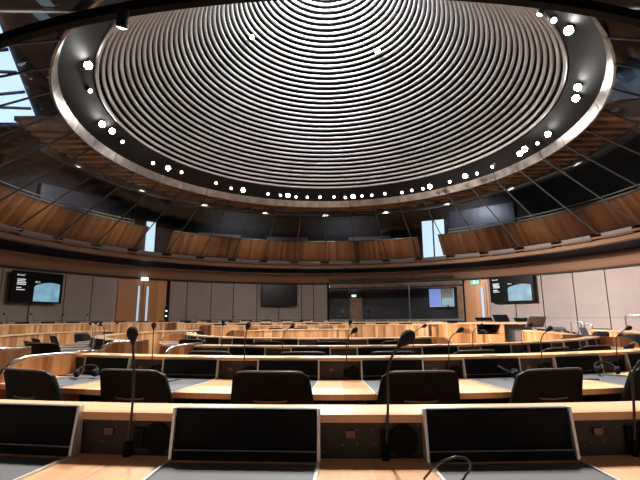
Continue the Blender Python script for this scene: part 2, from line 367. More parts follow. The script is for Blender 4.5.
# ---------------------------------------------------------------- control room behind its long window
cr = struct(MB().arc([(RW, .9), (RW + .1, .9), (RW + .1, 1.1), (RW, 1.1)], .7, 35).build('wall_control_room', 'seam'))
MB().arc([(RW + .02, 1.08), (RW + .03, 1.08), (RW + .03, 2.78), (RW + .02, 2.78)], 1, 34.3).build('glass_pane', 'glass', cr)
MB().arc([(RW - .02, 1.08), (RW + .12, 1.08), (RW + .12, 1.16), (RW - .02, 1.16)], .7, 35).build('sill', 'gunmetal', cr)
MB().arc([(RW - .02, 2.7), (RW + .12, 2.7), (RW + .12, 2.86), (RW - .02, 2.86)], .7, 35).build('head', 'gunmetal', cr)
for a in (.8, 34.8): MB().arc([(RW - .03, .9), (RW + .12, .9), (RW + .12, 2.86), (RW - .03, 2.86)], a - .25, a + .25).build('jamb', 'black', cr)
MB().arc([(RW - .0, 1.1), (RW + .1, 1.1), (RW + .1, 2.75), (RW, 2.75)], 21.4, 21.6).build('mullion', 'edge_grey', cr)
MB().arc([(RW + .1, 1.1), (RW + .2, 1.1), (RW + .2, 2.72), (RW + .1, 2.72)], 33.0, 34.2).build('timber_reveal', 'slat_wood', cr)
MB().arc([(RW + .1, 2.52), (RW + 2.0, 2.5), (RW + 2.0, 2.58), (RW + .1, 2.6)], .7, 35).build('inner_ceiling', 'paint_dark', cr)
MB().arc([(RW + 1.9, .5), (RW + 2.0, .5), (RW + 2.0, 2.6), (RW + 1.9, 2.6)], .7, 35).build('rear_wall', 'dark_wall', cr)
MB().arc([(RW + 1.84, .5), (RW + 1.9, .5), (RW + 1.9, 2.2), (RW + 1.84, 2.2)], 6.0, 8.9).build('timber_leaf', 'slat_wood', cr)
MB().arc([(9.74, 2.93), (9.86, 2.86), (9.88, 2.88), (9.76, 2.95)], 1.2, 33).build('soffit_reflection', 'steel', cr)  # added steel strip in place of the white reflection along the soffit
MB().arc([(RW + .12, 2.5), (RW + .16, 2.5), (RW + .16, 2.7), (RW + .12, 2.7)], 1.2, 34).build('inner_fascia', 'slat_wood', cr)
MB().arc([(RW + .15, 1.1), (RW + .8, 1.1), (RW + .8, 1.13), (RW + .15, 1.13)], 1.2, 34).build('control_bench', 'slat_wood', cr)
exit_sign(pol(RW + 1.8, 7.0, 2.3), R(-7), 'small lit exit sign inside the control room window', s=.6, white=True)
wn = empty('lit_opening', pol(RW + 1.3, 27.8, 1.72), R(-27.6), label='bright blue inner window with curtain seen through the control room glass', cat='window')
MB().box((0, .03, .52), (1.1, .04, 1.08)).build('frame', 'blue_glass', wn)
MB().box((-.3, 0, .5), (.5, .03, .95)).build('blue_pane', 'window_blue', wn)
MB().box((.25, 0, .5), (.55, .03, .95)).build('curtain', 'window_curtain', wn)
sc_ = empty('control_monitor', pol(RW + 1.1, 29.4, 1.72), R(-29.2), label='pale teal lit monitor in the right end of the control room', cat='monitor')
MB().box((0, 0, .2), (.5, .03, .32)).build('screen', 'monitor_teal', sc_)
MB().box((0, .02, -.05), (.06, .03, .25)).box((0, .02, -.16), (.25, .15, .02)).build('stand', 'black', sc_)
for a, lb in ((4.3, 'black desk lamp with silver head in the control room, left end'), (11.0, 'black camera on stand in the control room beside the timber leaf')):
    e = empty('desk_lamp' if a < 5 else 'camera_stand', pol(RW + .5, a, 1.13), R(-a), label=lb, cat='lamp' if a < 5 else 'camera')
    MB().tube([(0, 0, 0), (0, 0, .35), (.04, 0, .45)], .02).build('stem', 'black', e)
    MB().lathe([(.03, -.06), (.09, 0), (.08, .06), (.02, .09)], 12, Matrix.Translation((.0, -.05, .4)) @ Matrix.Rotation(1.2, 4, 'X')).build('head', 'gallery_grey' if a < 5 else 'black', e)
    MB().lathe([(.09, 0), (.09, .02)], 12).build('base', 'black', e)

# ---------------------------------------------------------------- televisions
def television(a, z, label, on=True, wd=1.6, ht=.95, r=RW - .3, tilt=0):
    e = empty('television', pol(r, a, z), R(-a) + tilt, label=label, cat='television')
    s = bevel(MB().box((0, 0, 0), (wd, .07, ht)).build('casing', 'black', e), .01)
    MB().box((0, -.038, 0), (wd - .05, .004, ht - .05)).build('screen', 'screen_black', e)
    MB().box((0, .13, 0), (.3, .2, .3)).build('wall_bracket', 'gunmetal', e)
    MB().box((-.02, .25, -ht / 2 - .45), (.03, .02, .9)).build('cable_cover', 'gunmetal', e)
    if on:
        # picture of the hall: rounded top like the screen shows
        p = MB(); x0, x1, zb = -.13, wd / 2 - .1, -ht / 2 + .05
        n = 14; top = []
        for i in range(n + 1):
            x = x0 + (x1 - x0) * i / n; u = i / n
            top.append((x, -.043, zb + (ht * .42) + .2 * math.sin(math.pi * min(1, .12 + u * .6)) * 1.0 - (.0 if u > .02 else .03)))
        vs = [(x0, -.043, zb)] + top + [(x1, -.043, zb)]
        p.add(vs, [tuple(range(len(vs)))[::-1]], [[(v[0] * 1.5, v[2] * 1.5) for v in vs][::-1]])
        p.build('picture', 'tv_picture', e)
        text_mesh('09:10:27', .068, 'tv_text', e, (-wd / 2 + .12, -.043, ht / 2 - .15))
        text_mesh('09:10', .07, 'tv_text', e, (-.12, -.043, ht / 2 - .33))
        for j, (wl, zz) in enumerate(((.24, .22), (.22, .17), (.25, .12), (.24, .07), (.14, -.03), (.22, -.09))):
            q = MB(); x = -wd / 2 + .14; end = x + wl
            while x < end:
                l = random.uniform(.015, .04); q.box((x + l / 2, -.043, zz), (l, .002, .024)); x += l + .008
            q.build('lettering', 'tv_text', e)
    return e
television(-67.2, 2.19, 'lit television on the left wall showing a pale blue picture')
television(46.2, 2.27, 'lit television on the right wall beside the single timber door', tilt=.0, wd=1.66, ht=1.0)
television(-12.0, 2.24, 'dark switched-off television on the rear wall left of the control room', on=False, wd=1.6, ht=.96)

# ---------------------------------------------------------------- gallery dado fronts, rails and seats
def dado(a0, a1, label):
    e = tag(MB().arc([(7.72, 4.30), (7.80, 4.30), (8.36, 3.6), (8.28, 3.6)], a0, a1).build('balcony_parapet', 'oak_dado'), label, 'gallery front')
    MB().arc([(7.70, 4.30), (7.84, 4.30), (7.84, 4.33), (7.70, 4.33)], a0, a1).build('top_rail', 'gunmetal', e)
    return e
dado(-135, -52, 'timber gallery front leaning behind the glass, long left section')
dado(-45.2, 27.6, 'timber gallery front facing the camera, middle section between the two gaps')
dado(33.6, 135, 'timber gallery front sweeping up to the right behind the glass')
for a0, a1, lb in ((36, 112, 'slim steel double handrail above the right gallery front'), (-95, -55, 'slim steel handrail above the left gallery front')):
    e = empty('handrail', pol(7.95, a0, 4.33), 0, label=lb, cat='handrail'); o = Vector(e.location)
    for z in (4.42, 4.52):
        MB().tube([pol(7.98, a0 + (a1 - a0) * i / 40, z) - o for i in range(41)], .016, 6).build('rail', 'steel_edge', e)
    for k in range(9):
        a = a0 + (a1 - a0) * k / 8; MB().tube([pol(7.98, a, 4.2) - o, pol(7.98, a, 4.54) - o], .012, 6).build('post', 'gunmetal', e)
proto = empty('theatre_chair', (0, 0, 0))
s = bevel(MB().box((0, .03, .62), (.5, .09, .5)).build('backrest', 'seat_blue', proto), .03, 3)
bevel(MB().box((0, -.22, .36), (.5, .45, .1)).build('seat', 'seat_blue', proto), .03, 3)
MB().box((0, -.2, .155), (.34, .3, .31)).build('pedestal', 'gunmetal', proto)
angs = [-34 + 5.2 * k for k in range(12)] + [40 + 6 * k for k in range(5)]
for i, a in enumerate(angs):
    s = proto if i == 0 else copy_tree(proto)
    s.location = pol(9.6, a, 3.58); s.rotation_euler = (0, 0, -R(a))
    if i < 12: tag(s, 'dark blue gallery seat, %s from the left in the middle gallery section' % ORD[i], 'seat', 'blue seats in the middle gallery')
    else: tag(s, 'dark blue gallery seat, %s from the left in the right gallery section' % ORD[i - 12], 'seat', 'blue seats in the right gallery')

# ---------------------------------------------------------------- overhead black lighting rail close to the camera
e = empty('lighting_rail', pol(6.6, 180, 3.72), 0, label='curved black lighting rail passing overhead across the top of the picture', cat='lighting rail'); o = Vector(e.location)
BC = (.3, 12.0)
t = MB().arc([(9.03, 3.70), (9.10, 3.70), (9.10, 3.79), (9.03, 3.79)], 138, 222, BC, step=1.5); t.v = [tuple(Vector(v) - o) for v in t.v]; t.build('beam', 'black', e)
for a in (174, 186):
    MB().tube([pol(9.06, a, 3.78, BC) - o, pol(9.0, a, 6.9, BC) - o], .01, 6).build('hanger', 'black', e)

# ---------------------------------------------------------------- spotlights
def px_ray(px, py):
    u = px - 320; v = -(py - 240); c, s = math.cos(ROLL), math.sin(ROLL); u, v = c * u - s * v, s * u + c * v
    return Vector((u, F_PX * math.cos(PITCH) - v * math.sin(PITCH), F_PX * math.sin(PITCH) + v * math.cos(PITCH)))
def at_h(px, py, z): d_ = px_ray(px, py); t_ = (z - EYE) / d_.z; return Vector((d_.x * t_, d_.y * t_, z))
def make_spot(big):
    e = empty('spotlight', (0, 0, 0)); k = 1.25 if big else .8
    MB().lathe([(.03 * k, .13 * k), (.055 * k, .11 * k), (.06 * k, -.05 * k), (.052 * k, -.06 * k)], 14).build('lamp_body', 'gunmetal', e)
    MB().lathe([(.052 * k, -.064 * k), (.03 * k, -.075 * k), (.006, -.08 * k)], 14).build('lens', 'lens' if big else 'lens_dim', e)
    return e
pb, ps = make_spot(True), make_spot(False); used = {True: False, False: False}
spots = [(88, 65, 1), (89, 90, 0), (102, 124, 1), (112, 131, 1), (122, 141, 0), (153, 163, 0), (168, 168, 1), (181, 172, 0), (216, 183, 0), (231, 188, 0), (243, 190, 1),
         (268, 194, 0), (280, 195, 0), (288, 195.5, 1), (296, 197, 0), (307, 197, 0), (320, 197, 0), (334, 197, 0), (345, 197, 0), (353, 196.5, 1), (362, 196, 0), (372, 195, 0), (385, 193.5, 0),
         (402, 192.5, 0), (412, 190, 0), (423, 188.5, 0), (430, 186.5, 1), (450, 181.5, 0), (465, 176, 1), (477, 173.5, 0), (493, 166, 0), (520, 153.5, 1), (525, 149, 1), (538, 142.5, 0),
         (548, 134, 1), (576, 98, 1), (578, 87, 1), (569, 30, 1), (554, 20, 0), (541, 11.5, 0)]
for i, (x, y, bgf) in enumerate(spots):
    bgf = bool(bgf); s = (pb if bgf else ps) if not used[bgf] else copy_tree(pb if bgf else ps); used[bgf] = True
    P = at_h(x, y, 5.42); v = Vector((P.x - CX, P.y - CY, 0)); r = v.length; r2 = min(max(r, 5.08), 5.42)
    # slide along the line of sight until the fitting hangs just under the black soffit
    for _ in range(30):
        zz = 5.72 - (r - 4.99) / .53 * .32 - .07; zz = min(max(zz, 5.28), 5.68); P = at_h(x, y, zz); r = (Vector((P.x - CX, P.y - CY, 0))).length
    s.location = P
    if i % 3 == 2 or bgf: aim = Vector((0, 1.0, 1.0))
    else: aim = Vector((CX + random.uniform(-2, 2), CY - 3 + random.uniform(-2, 2), .8))
    d_ = (aim - P).normalized(); s.rotation_euler = (-d_).to_track_quat('Z', 'Y').to_euler()
    yoke = MB().tube([(0, 0, .0), (0, 0, .2)], .012, 6)
    tag(s, ('bright large' if bgf else 'small') + ' spotlight on the black dome ring, %s from the left' % ORD[i], 'spotlight', 'spotlights round the dome ring')
e = copy_tree(ps); e.location = at_h(122.5, 21, 3.6); e.rotation_euler = (.5, .3, 0)
tag(e, 'black spotlight hanging from the overhead lighting rail, top left', 'spotlight')
for ch in e.children:
    if ch.name.startswith('lamp_body'): ch.data = ch.data.copy(); ch.data.materials[0] = M['black']
for x, y, r_, lb in ((252, 37, None, 'bright lamp glinting among the dome slats, left of centre'), (377.5, 51, None, 'brightest lamp glinting among the dome slats, right of centre')):
    # lamp sits in a gap of the slats: march along the ray to the dome cone
    d_ = px_ray(x, y).normalized(); q = 5.
    while True:
        P = Vector((0, 0, EYE)) + d_ * q; rr = math.hypot(P.x - CX, P.y - CY)
        if P.y > CY and rr > domer(P.z - 5.73)[0] - .14 or q > 25: break
        q += .02
    e = copy_tree(pb); e.location = P; dd = (Vector((0, 0, EYE)) - P).normalized(); e.rotation_euler = (-dd).to_track_quat('Z', 'Y').to_euler()
    e.scale = (.8, .8, .8) if x < 300 else (1.1, 1.1, 1.1); tag(e, lb, 'spotlight')

# ================================================================ DESKS
QC = (QX, QY)
def loc_mx(r, a, z=0):    # local +y points outward (to the user), +x to the user's... tangent
    P = pol(r, a, z, QC); return Matrix.Translation(P) @ Matrix.Rotation(-R(a), 4, 'Z')
def desk_row(label, r0, a0, a1, mods, pitch, zb=0.0, rise=0.0, detail=1, rail_ends=(False, False), bw=.457, top=.9, depth=.52, wdrop=.15, sdepth=.19):
    """r0 = radius of the upright user-side panel; users sit outside it"""
    root = empty('curved_desk', pol(r0, (a0 + a1) / 2, 0, QC), 0, label=label, cat='desk', group='curved desks of the debating ring'); o = Vector(root.location)
    def done(mb, name, mt, par=root, sm=False):
        if par is root:
            mb.v = [tuple(Vector(v) - o) for v in mb.v]; return mb.build(name, mt, root, sm)
        mb.v = [tuple(Vector(v) - o) for v in mb.v]; return mb.build(name, mt, par, sm)
    done(MB().arc([(r0 - sdepth, zb + top - .024), (r0 + .005, zb + top - .024), (r0 + .005, zb + top), (r0 - sdepth, zb + top)], a0, a1, QC), 'shelf', 'oak_top')
    done(MB().arc([(r0 - sdepth + .02, 0), (r0 - sdepth + .05, 0), (r0 - sdepth + .05, zb + top - .025), (r0 - sdepth + .02, zb + top - .025)], a0, a1, QC), 'back_panel', 'oak_desk')
    wt = top - wdrop
    done(MB().arc([(r0 - .06, zb + wt - .035), (r0 + depth, zb + wt - .035), (r0 + depth, zb + wt), (r0 - .06, zb + wt)], a0, a1, QC), 'worktop', 'oak_work')
    done(MB().arc([(r0 - .02, zb + wt), (r0 - .005, zb + wt), (r0 - .005, zb + top - .025), (r0 - .02, zb + top - .025)], a0, a1, QC), 'socket_panel', 'socket_brown')
    done(MB().arc([(r0 - .1, zb + .0), (r0 - .07, zb + .0), (r0 - .07, zb + wt - .036), (r0 - .1, zb + wt - .036)], a0, a1, QC), 'modesty_panel', 'black')
    for a in (a0, a1):
        sgn = -1 if a == a0 else 1
        done(MB().arc([(r0 - .2, 0), (r0 + .5, 0), (r0 + depth, zb + .6), (r0 + depth - .04, zb + top - .09), (r0 + depth - .22, zb + top), (r0 - .2, zb + top + .0)], a, a + sgn * R(1) * .04 / r0 * 3283, QC), 'end_panel', 'oak_desk')
        if rail_ends[0 if a == a0 else 1]:
            am = a + sgn * R(1) * .02 / r0 * 3283
            pts = [pol(r0 - .2, am, zb + top + .015, QC)] + [pol(r0 + x, am, zb + z, QC) for x, z in ((.1, top + .012), (depth - .24, top + .012), (depth - .13, top - .01), (depth - .05, top - .07), (depth + .01, top - .2), (depth + .01, top - .5))]
            done(MB().tube(pts, .013, 8), 'metal_trim', 'steel_rail', sm=True)
    for a in mods:
        mx = Matrix.Translation(-o) @ loc_mx(r0, a, zb)
        hw = bw / 2; up = .004 + rise
        # leather faced flap: box with sloped front
        p = MB(); y0, y1, y2 = -.003, .016, .032
        pf = [(y0, wt + .001), (y2, wt + .001), (y2, wt + .028), (y2, wt + .03), (y2 - .014, wt + .034), (y2 - .014, wt + .042), (y1, top + up - .006), (y1 - .006, top + up), (y0, top + up)]
        for x in (-hw, hw): p.v += [tuple(mx @ Vector((x, y_, z_))) for y_, z_ in pf]
        n = len(pf); p.f = [tuple(range(n)), tuple(range(n, 2 * n))[::-1]] + [(j, j + n, (j + 1) % n + n, (j + 1) % n) for j in range(n)]; p.uv = [None] * len(p.f)
        fl = p.build('leather_flap', 'leather', root)
        if detail:
            MB().box((0, .007, top + up + .001), (bw, .018, .003), mx).build('flap_edge', 'edge_grey', fl)
            MB().box((0, .057 + (depth - .1) / 2, wt + .0015), (bw, depth - .1, .003), mx).build('desk_mat', 'mat_grey', root)
            MB().box((0, y2 + .0005, wt + .031), (bw, .003, .0035), mx).build('lower_trim', 'edge_grey', fl)
            for s in (-1, 1):
                p = MB(); x0, x1 = s * (hw + .002), s * (hw + .011); h = top + up + .003
                q = [(-.003, wt), (.034, wt), (depth, wt), (depth, wt + .006), (.04, wt + .006), (.019, h), (-.003, h)]
                p.add([mx @ Vector((x, y_, z_)) for x in (x0, x1) for y_, z_ in q], [tuple(range(7)), tuple(range(7, 14))[::-1]] + [(j, j + 7, (j + 1) % 7 + 7, (j + 1) % 7) for j in range(7)])
                p.build('metal_strip', 'steel_edge', root)
            MB().box((-.02, -.05, top + .001), (.12, .03, .003), mx).build('slot', 'slot_brown', root)
        else:
            for s in (-1, 1): MB().box((s * (hw + .006), .02, (wt + top + up) / 2), (.01, .045, top + up - wt), mx).build('metal_strip', 'steel_edge', root)
        if detail > 1:
            mx2 = Matrix.Translation(-o) @ loc_mx(r0, a - pitch / 2, zb)
            # seen from the user's side +x local points to the user's left
            RY = Matrix.Rotation(-math.pi / 2, 4, 'X')
            sp = MB().lathe([(.048, 0), (.048, .004), (.042, .007), (.002, .007)], 28, mx2 @ Matrix.Translation((-.1, -.006, wt + .055)) @ RY).build('speaker_ring', 'grille', root)
            q = MB()
            for i in range(5):
                for j in range(max(1, i * 6)):
                    an = j * 2 * math.pi / max(1, i * 6); q.lathe([(.0032, 0), (.0032, .0015)], 6, mx2 @ Matrix.Translation((-.1 + .0085 * i * math.cos(an), .0012, wt + .055 + .0085 * i * math.sin(an))) @ RY)
            q.build('speaker_grille', 'black', sp)
            MB().box((-.042, .0, wt + .055), (.03, .014, .06), mx2).build('microphone_socket', 'black', root)
            MB().box((.066, .0, wt + .073), (.028, .006, .02), mx2).build('badge', 'badge', root)
            for x, z in ((-.15, .02), (.15, .02), (-.15, .1), (.15, .1), (-.045, .045), (-.045, .085), (-.09, .04), (.0, .085), (.01, .045)):
                if detail > 2: MB().lathe([(.003, 0), (.003, .002)], 8, mx2 @ Matrix.Translation((-x, -.005, wt + z)) @ RY).build('screw', 'badge', root)
    return root
# angles here run so that 180 faces the camera; local +x of loc_mx at 180 is -X, so negative angle steps go right
def rng(c, pitch, lo, hi):
    out = []; a = c
    while a > lo: a -= pitch
    while a < hi:
        if a > lo: out.append(a)
        a += pitch
    return out
P0, P1, P2, P3 = 5.35, 7.05, 8.15, 13.5
desk_row('nearest curved timber desk across the bottom of the picture', 8.475, 155, 205, rng(183.63, P0, 160, 202), P0, detail=3, rise=.014, depth=.66, bw=.45, wdrop=.132, sdepth=.155)
desk_row('second curved timber desk from the camera with chairs drawn up along it', 6.5, 128, 202.3, rng(184.85, P1, 131, 200), P1, detail=2, rail_ends=(False, True), bw=.46, depth=.64, wdrop=.163, rise=-.022)
desk_row('third curved timber desk from the camera in the middle block', 5.1, 127, 200.5, rng(184.6, P2, 129, 199), P2, rail_ends=(False, True), bw=.42, rise=-.022)
desk_row('innermost curved timber desk, smallest ring in the middle', 3.2, 152, 258, rng(182.0, P3, 156, 254), P3, rail_ends=(False, True), bw=.43, rise=-.022)
desk_row('timber desk on the left edge, outer ring past the aisle', 6.6, 210, 288, rng(220, P1, 214, 286), P1, rail_ends=(True, False), detail=0, top=.92)
desk_row('curved timber desk left of the aisle with dark chairs behind', 4.85, 216, 305, rng(222, P2, 219, 302), P2, rail_ends=(True, True), top=.9)
desk_row('curved desk of the far side, lowest timber front facing the camera', 3.05, 306, 373, rng(314, 14.5, 308, 370), 14.5, detail=0, rise=.03)
desk_row('curved desk of the far side, second timber front facing the camera', 4.9, 311, 400, rng(316, 9.3, 312, 398), 9.3, zb=.1, detail=0, rise=.035, rail_ends=(True, False))
desk_row('curved desk of the far side, third timber front facing the camera', 6.8, 311, 397, rng(316, 6.8, 312, 396), 6.8, zb=.17, detail=0, rise=.035, rail_ends=(True, False))
desk_row('outermost curved desk far left under the wall television', 8.15, 266, 360, rng(268, 5.7, 267, 358), 5.7, zb=.2, detail=0, rise=.045)
desk_row('curved desk right of centre behind the third row end', 4.75, 84, 119, rng(98, P2, 86, 116), P2, detail=0, rise=.03)
desk_row('curved timber desk at the right edge before the pink wall', 6.5, 84, 124, rng(90, P1, 86, 122), P1, detail=0, rail_ends=(True, False))

# ---------------------------------------------------------------- chairs
def make_chair():
    e = empty('swivel_chair', (0, 0, 0))   # user faces -y (towards the desk), back at +y
    zb, zt = .47, .885
    nu, nv = 14, 10
    def pt(u, v, off):
        wv = .276 - .024 * v - .02 * max(0, v - .0) ** 3
        x = u * wv; h = zt - zb; z = zb + h * v - .026 * (abs(u) ** 9) * v + .006 * (1 - u * u) * v
        y = .235 + .085 * v - .05 * u * u + off - .02 * math.sin(math.pi * v)
        return (x, y, z)
    p = MB(); vs = [pt(-1 + 2 * i / nu, j / nv, 0) for j in range(nv + 1) for i in range(nu + 1)] + [pt(-.975 + 1.95 * i / nu, .02 + .965 * j / nv, -.04) for j in range(nv + 1) for i in range(nu + 1)]
    W = nu + 1; K = W * (nv + 1); fs = []
    for j in range(nv):
        for i in range(nu):
            q = j * W + i; fs.append((q, q + 1, q + W + 1, q + W)); fs.append((K + q, K + q + W, K + q + W + 1, K + q + 1))
    rim = [i for i in range(W)] + [j * W + nu for j in range(1, nv + 1)] + [nv * W + i for i in range(nu - 1, -1, -1)] + [j * W for j in range(nv - 1, 0, -1)]
    for k in range(len(rim)):
        a, b_ = rim[k], rim[(k + 1) % len(rim)]; fs.append((a, K + a, K + b_, b_))
    p.add(vs, fs); bk = p.build('backrest', 'chair_black', e, True); bevel(bk, .006)
    MB().tube([((-1 + 2 * i / 12) * .238, .235 + .088 - .05 * (-1 + 2 * i / 12) ** 2, zt + .005 * (1 - (-1 + 2 * i / 12) ** 2) - .026 * abs(-1 + 2 * i / 12) ** 9 + .002) for i in range(1, 12)], .007, 6).build('edge_piping', 'edge_grey', bk, True)
    MB().tube([(-.1, .262, .722), (-.09, .268, .716), (0, .275, .712), (.09, .268, .716), (.1, .262, .722)], .006, 6).build('hand_grip', 'gunmetal', bk, True)
    st = MB().box((0, -.02, .45), (.5, .47, .07)).build('seat', 'chair_black', e); bevel(st, .03, 3)
    for s in (-1, 1):
        ar = MB().tube([(s * .25, .2, .5), (s * .29, .16, .56), (s * .3, .1, .64), (s * .3, -.1, .65), (s * .29, -.16, .6), (s * .26, -.14, .44)], [.014, .016, .022, .022, .016, .014], 8).build('armrest', 'chair_black', e, True)
    MB().tube([(0, .2, .43), (0, .27, .47), (0, .275, .56)], .025, 8).build('back_stem', 'black', e, True)
    MB().tube([(0, 0, .1), (0, 0, .42)], .03, 10).build('column', 'gunmetal', e, True)
    for k in range(5):
        a = k * 2 * math.pi / 5 + .3; c, s_ = math.cos(a), math.sin(a)
        lg_ = MB().tube([(0, 0, .11), (.15 * c, .15 * s_, .1), (.28 * c, .28 * s_, .07)], [.024, .02, .014], 6).build('base_leg', 'gunmetal', e, True)
        MB().lathe([(.028, -.015), (.028, .015)], 10, Matrix.Translation((.28 * c, .28 * s_, .029)) @ Matrix.Rotation(a, 4, 'Z') @ Matrix.Rotation(math.pi / 2, 4, 'X')).build('caster', 'black', lg_)
    return e
chair0 = make_chair(); first = [True]
def chair(r, a, tw, label, group, z=0):
    c = chair0 if first[0] else copy_tree(chair0); first[0] = False
    c.location = pol(r, a, z, QC); c.rotation_euler = (0, 0, -R(a) + R(tw)); tag(c, label, 'chair', group)
    return c
for i, (a, tw, lb) in enumerate(((197.1, -6, 'black swivel chair at the left end of the second desk, armrest showing'), (191.8, -2, 'black swivel chair at the second desk, second from the left'),
                 (184.75, 0, 'black swivel chair at the second desk, just left of the middle'), (177.75, 2, 'black swivel chair at the second desk, just right of the middle'),
                 (171.3, 5, 'black swivel chair at the second desk, second from the right'), (165.2, 9, 'black swivel chair cut by the right edge at the second desk'))):
    chair(7.0 if i else 7.12, a, tw, lb, 'chairs along the second desk')
for i, (a, tw) in enumerate(((194.2, 4), (184.6, 0), (176.2, 0), (168.1, 3), (158.6, 10), (151.2, -10), (144, 12))):
    chair(5.5, a, tw, 'black swivel chair at the third desk, %s from the left' % ORD[i], 'chairs along the third desk')
for i, (a, tw) in enumerate(((195.5, 0), (182, 0), (168.5, 0), (218, 20))):
    chair(3.62, a, tw, 'black swivel chair at the innermost desk, %s' % ('at its left bend' if i == 3 else ('left', 'middle', 'right')[i] + ' of its three front seats'), 'chairs at the innermost desk')
for i, (a, tw) in enumerate(((228, 45), (235.5, 10), (247, 20), (258, 10), (270, -10), (281, 5))):
    chair(5.5, a, tw, 'dark swivel chair left of the aisle, %s from the camera' % ['nearest', 'second', 'third', 'fourth', 'fifth', 'farthest'][i], 'chairs at the desk left of the aisle')
for i, a in enumerate((286, 297)):
    chair(3.75, a, 10 * i, 'dark swivel chair behind the innermost ring, %s of two near the white table end' % ('nearer', 'farther')[i], 'chairs behind the innermost ring')
for i, (a, tw, r_) in enumerate(((112, 30, 5.5), (104, -20, 5.45), (96, 10, 5.5))):
    chair(r_, a, tw, 'dark swivel chair at the right-hand desk, %s from the camera' % ORD[i], 'chairs at the right-hand desk')

# ---------------------------------------------------------------- gooseneck microphones
mic_n = {}
def mic(row, r, a, head, label, z=.795, dx=0.0, dy=0.0, top=1.135, hs=1.0, face=(0.6, .3, .5)):
    """stem rises from the socket; dx = sideways reach of the head to the picture right, dy = towards the camera"""
    e = empty('gooseneck_microphone', pol(r, a, z, QC), 0, label=label, cat='microphone', group='gooseneck microphones on the desks')
    h = top - z
    pts = []
    for i in range(13):
        t_ = i / 12
        k_ = max(0, (t_ - .62) / .38)
        x = dx * (k_ ** 1.6) + .012 * math.sin(t_ * 3) * (1 if dx >= 0 else -1); y = dy * (k_ ** 1.6) - .02 * t_
        pts.append((x, y, h * (t_ - .10 * k_ ** 2 * (1 if abs(dx) + abs(dy) > .03 else 0))))
    MB().tube(pts, [.0055] + [.0042] * 12, 7).build('stem', 'cable', e, True)
    MB().lathe([(.012, -.03), (.012, .012), (.006, .02)], 10).build('connector', 'black', e, True)
    P = Vector(pts[-1]); d_ = (P - Vector(pts[-2])).normalized(); mx = Matrix.Translation(P) @ d_.to_track_quat('Z', 'Y').to_matrix().to_4x4() @ Matrix.Scale(hs, 4)
    MB().lathe([(.005, -.02), (.009, -.008), (.014, 0), (.019, .012), (.0205, .024), (.018, .036), (.011, .045), (.002, .048)], 16, mx).build('foam_head', 'foam', e, True)
    return e
def mod_a(c, pitch, k, off=.042, r=8.46): return c - pitch * (k + .5) - math.degrees(-off / r) * -1
# near row: sockets between the flaps
mic(0, 8.485, 183.63 + P0 / 2 - .05, 0, 'microphone on the nearest desk, left of the middle flap', dx=.0, dy=.0, top=1.135, hs=.9)
mic(0, 8.485, 183.63 - P0 / 2 - .28, 0, 'microphone on the nearest desk bending right with an egg-shaped foam head', dx=.06, dy=-.0, top=1.16, hs=1.05)
mic(0, 8.485, 178.28 - P0 / 2 - .28, 0, 'microphone on the nearest desk at the right edge of the picture', dx=.07, dy=-.02, top=1.12)
for k, (dx, lb) in enumerate(((.01, 'first'), (.03, 'second'), (.06, 'third'), (.09, 'fourth'), (.07, 'fifth'), (.11, 'sixth'))):
    mic(1, 6.51, 191.9 + P1 / 2 - P1 * k - .35, 0, 'microphone on the second desk, %s from the left' % lb, dx=dx, dy=.0, top=1.13 if k else 1.13)
for k, (dx, lb) in enumerate(((.02, 'first'), (.1, 'second'), (.03, 'third'), (.12, 'fourth'), (.1, 'fifth'), (.1, 'sixth'))):
    mic(2, 5.11, 184.6 + 1.5 * P2 - P2 * k - .45, 0, 'microphone on the third desk, %s from the left' % lb, dx=dx, top=1.14)
for k, a in enumerate((227, 236.5, 246, 256, 265.5)):
    mic(3, 4.86, a, 0, 'microphone on the desk left of the aisle, %s from the camera' % ORD[k], dx=(-.06, .08, -.05, -.08, .07)[k], top=1.15)
for k, a in enumerate((270.7, 276.4, 282.1, 287.8, 293.5)):
    mic(4, 8.17, a, 0, 'microphone on the outermost far left desk, %s from the left' % ORD[k], z=1.0, dx=(-.1, -.08, -.08, .08, .08)[k], top=1.38)
for k, a in enumerate((318, 329, 340, 352, 4, 16)):
    mic(5, 6.82, a, 0, 'small distant microphone on the far side desk, %s from the left' % ORD[k], z=.97, dx=(-.07, .06, .05, -.05, .07, .08)[k], top=1.3)

# headphones lying on the desks
def headset(loc, rz, label, group='headsets lying on the desks'):
    e = empty('headset', loc, rz, label=label, cat='headphones', group=group)
    MB().tube([(.08 * math.cos(t_), .1 * math.sin(t_), .03 + .05 * math.sin(t_)) for t_ in [math.pi * i / 14 for i in range(15)]], .009, 7).build('headband', 'black', e, True)
    for s in (-1, 1):
        MB().lathe([(.018, -.018), (.029, -.014), (.031, 0), (.029, .014), (.018, .018)], 14, Matrix.Translation((s * .066, -.012, .032)) @ Matrix.Rotation(math.pi / 2, 4, 'Y') @ Matrix.Rotation(s * .3, 4, 'X')).build('ear_cup', 'foam', e, True)
    MB().tube([(-.08, -.04, .006), (-.1, -.09, .005), (-.04, -.13, .005), (.03, -.11, .005), (.09, -.15, .005)], .0025, 6).build('lead', 'cable', e, True)
    return e
def on_desk(px, py, z=.752): P = at_h(px, py, z); return (P.x, P.y, z)
headset(on_desk(86, 377), .3, 'black headset on the grey mat by the left end of the second desk')
headset(on_desk(608, 374), -.2, 'black headset on the grey mat at the right of the second desk')
headset(on_desk(514, 378), 1.2, 'black headset half hidden behind a chair back on the second desk')
headset(on_desk(481, 351), .2, 'small black headset on the third desk right of the middle')
headset(on_desk(554, 347), .5, 'black headset on the pale end of the third desk, nearer one')
headset(on_desk(567, 343.5), .1, 'black headset on the pale end of the third desk, farther one')
headset(on_desk(104, 348), .6, 'black headset on the pale desk top left of the aisle')
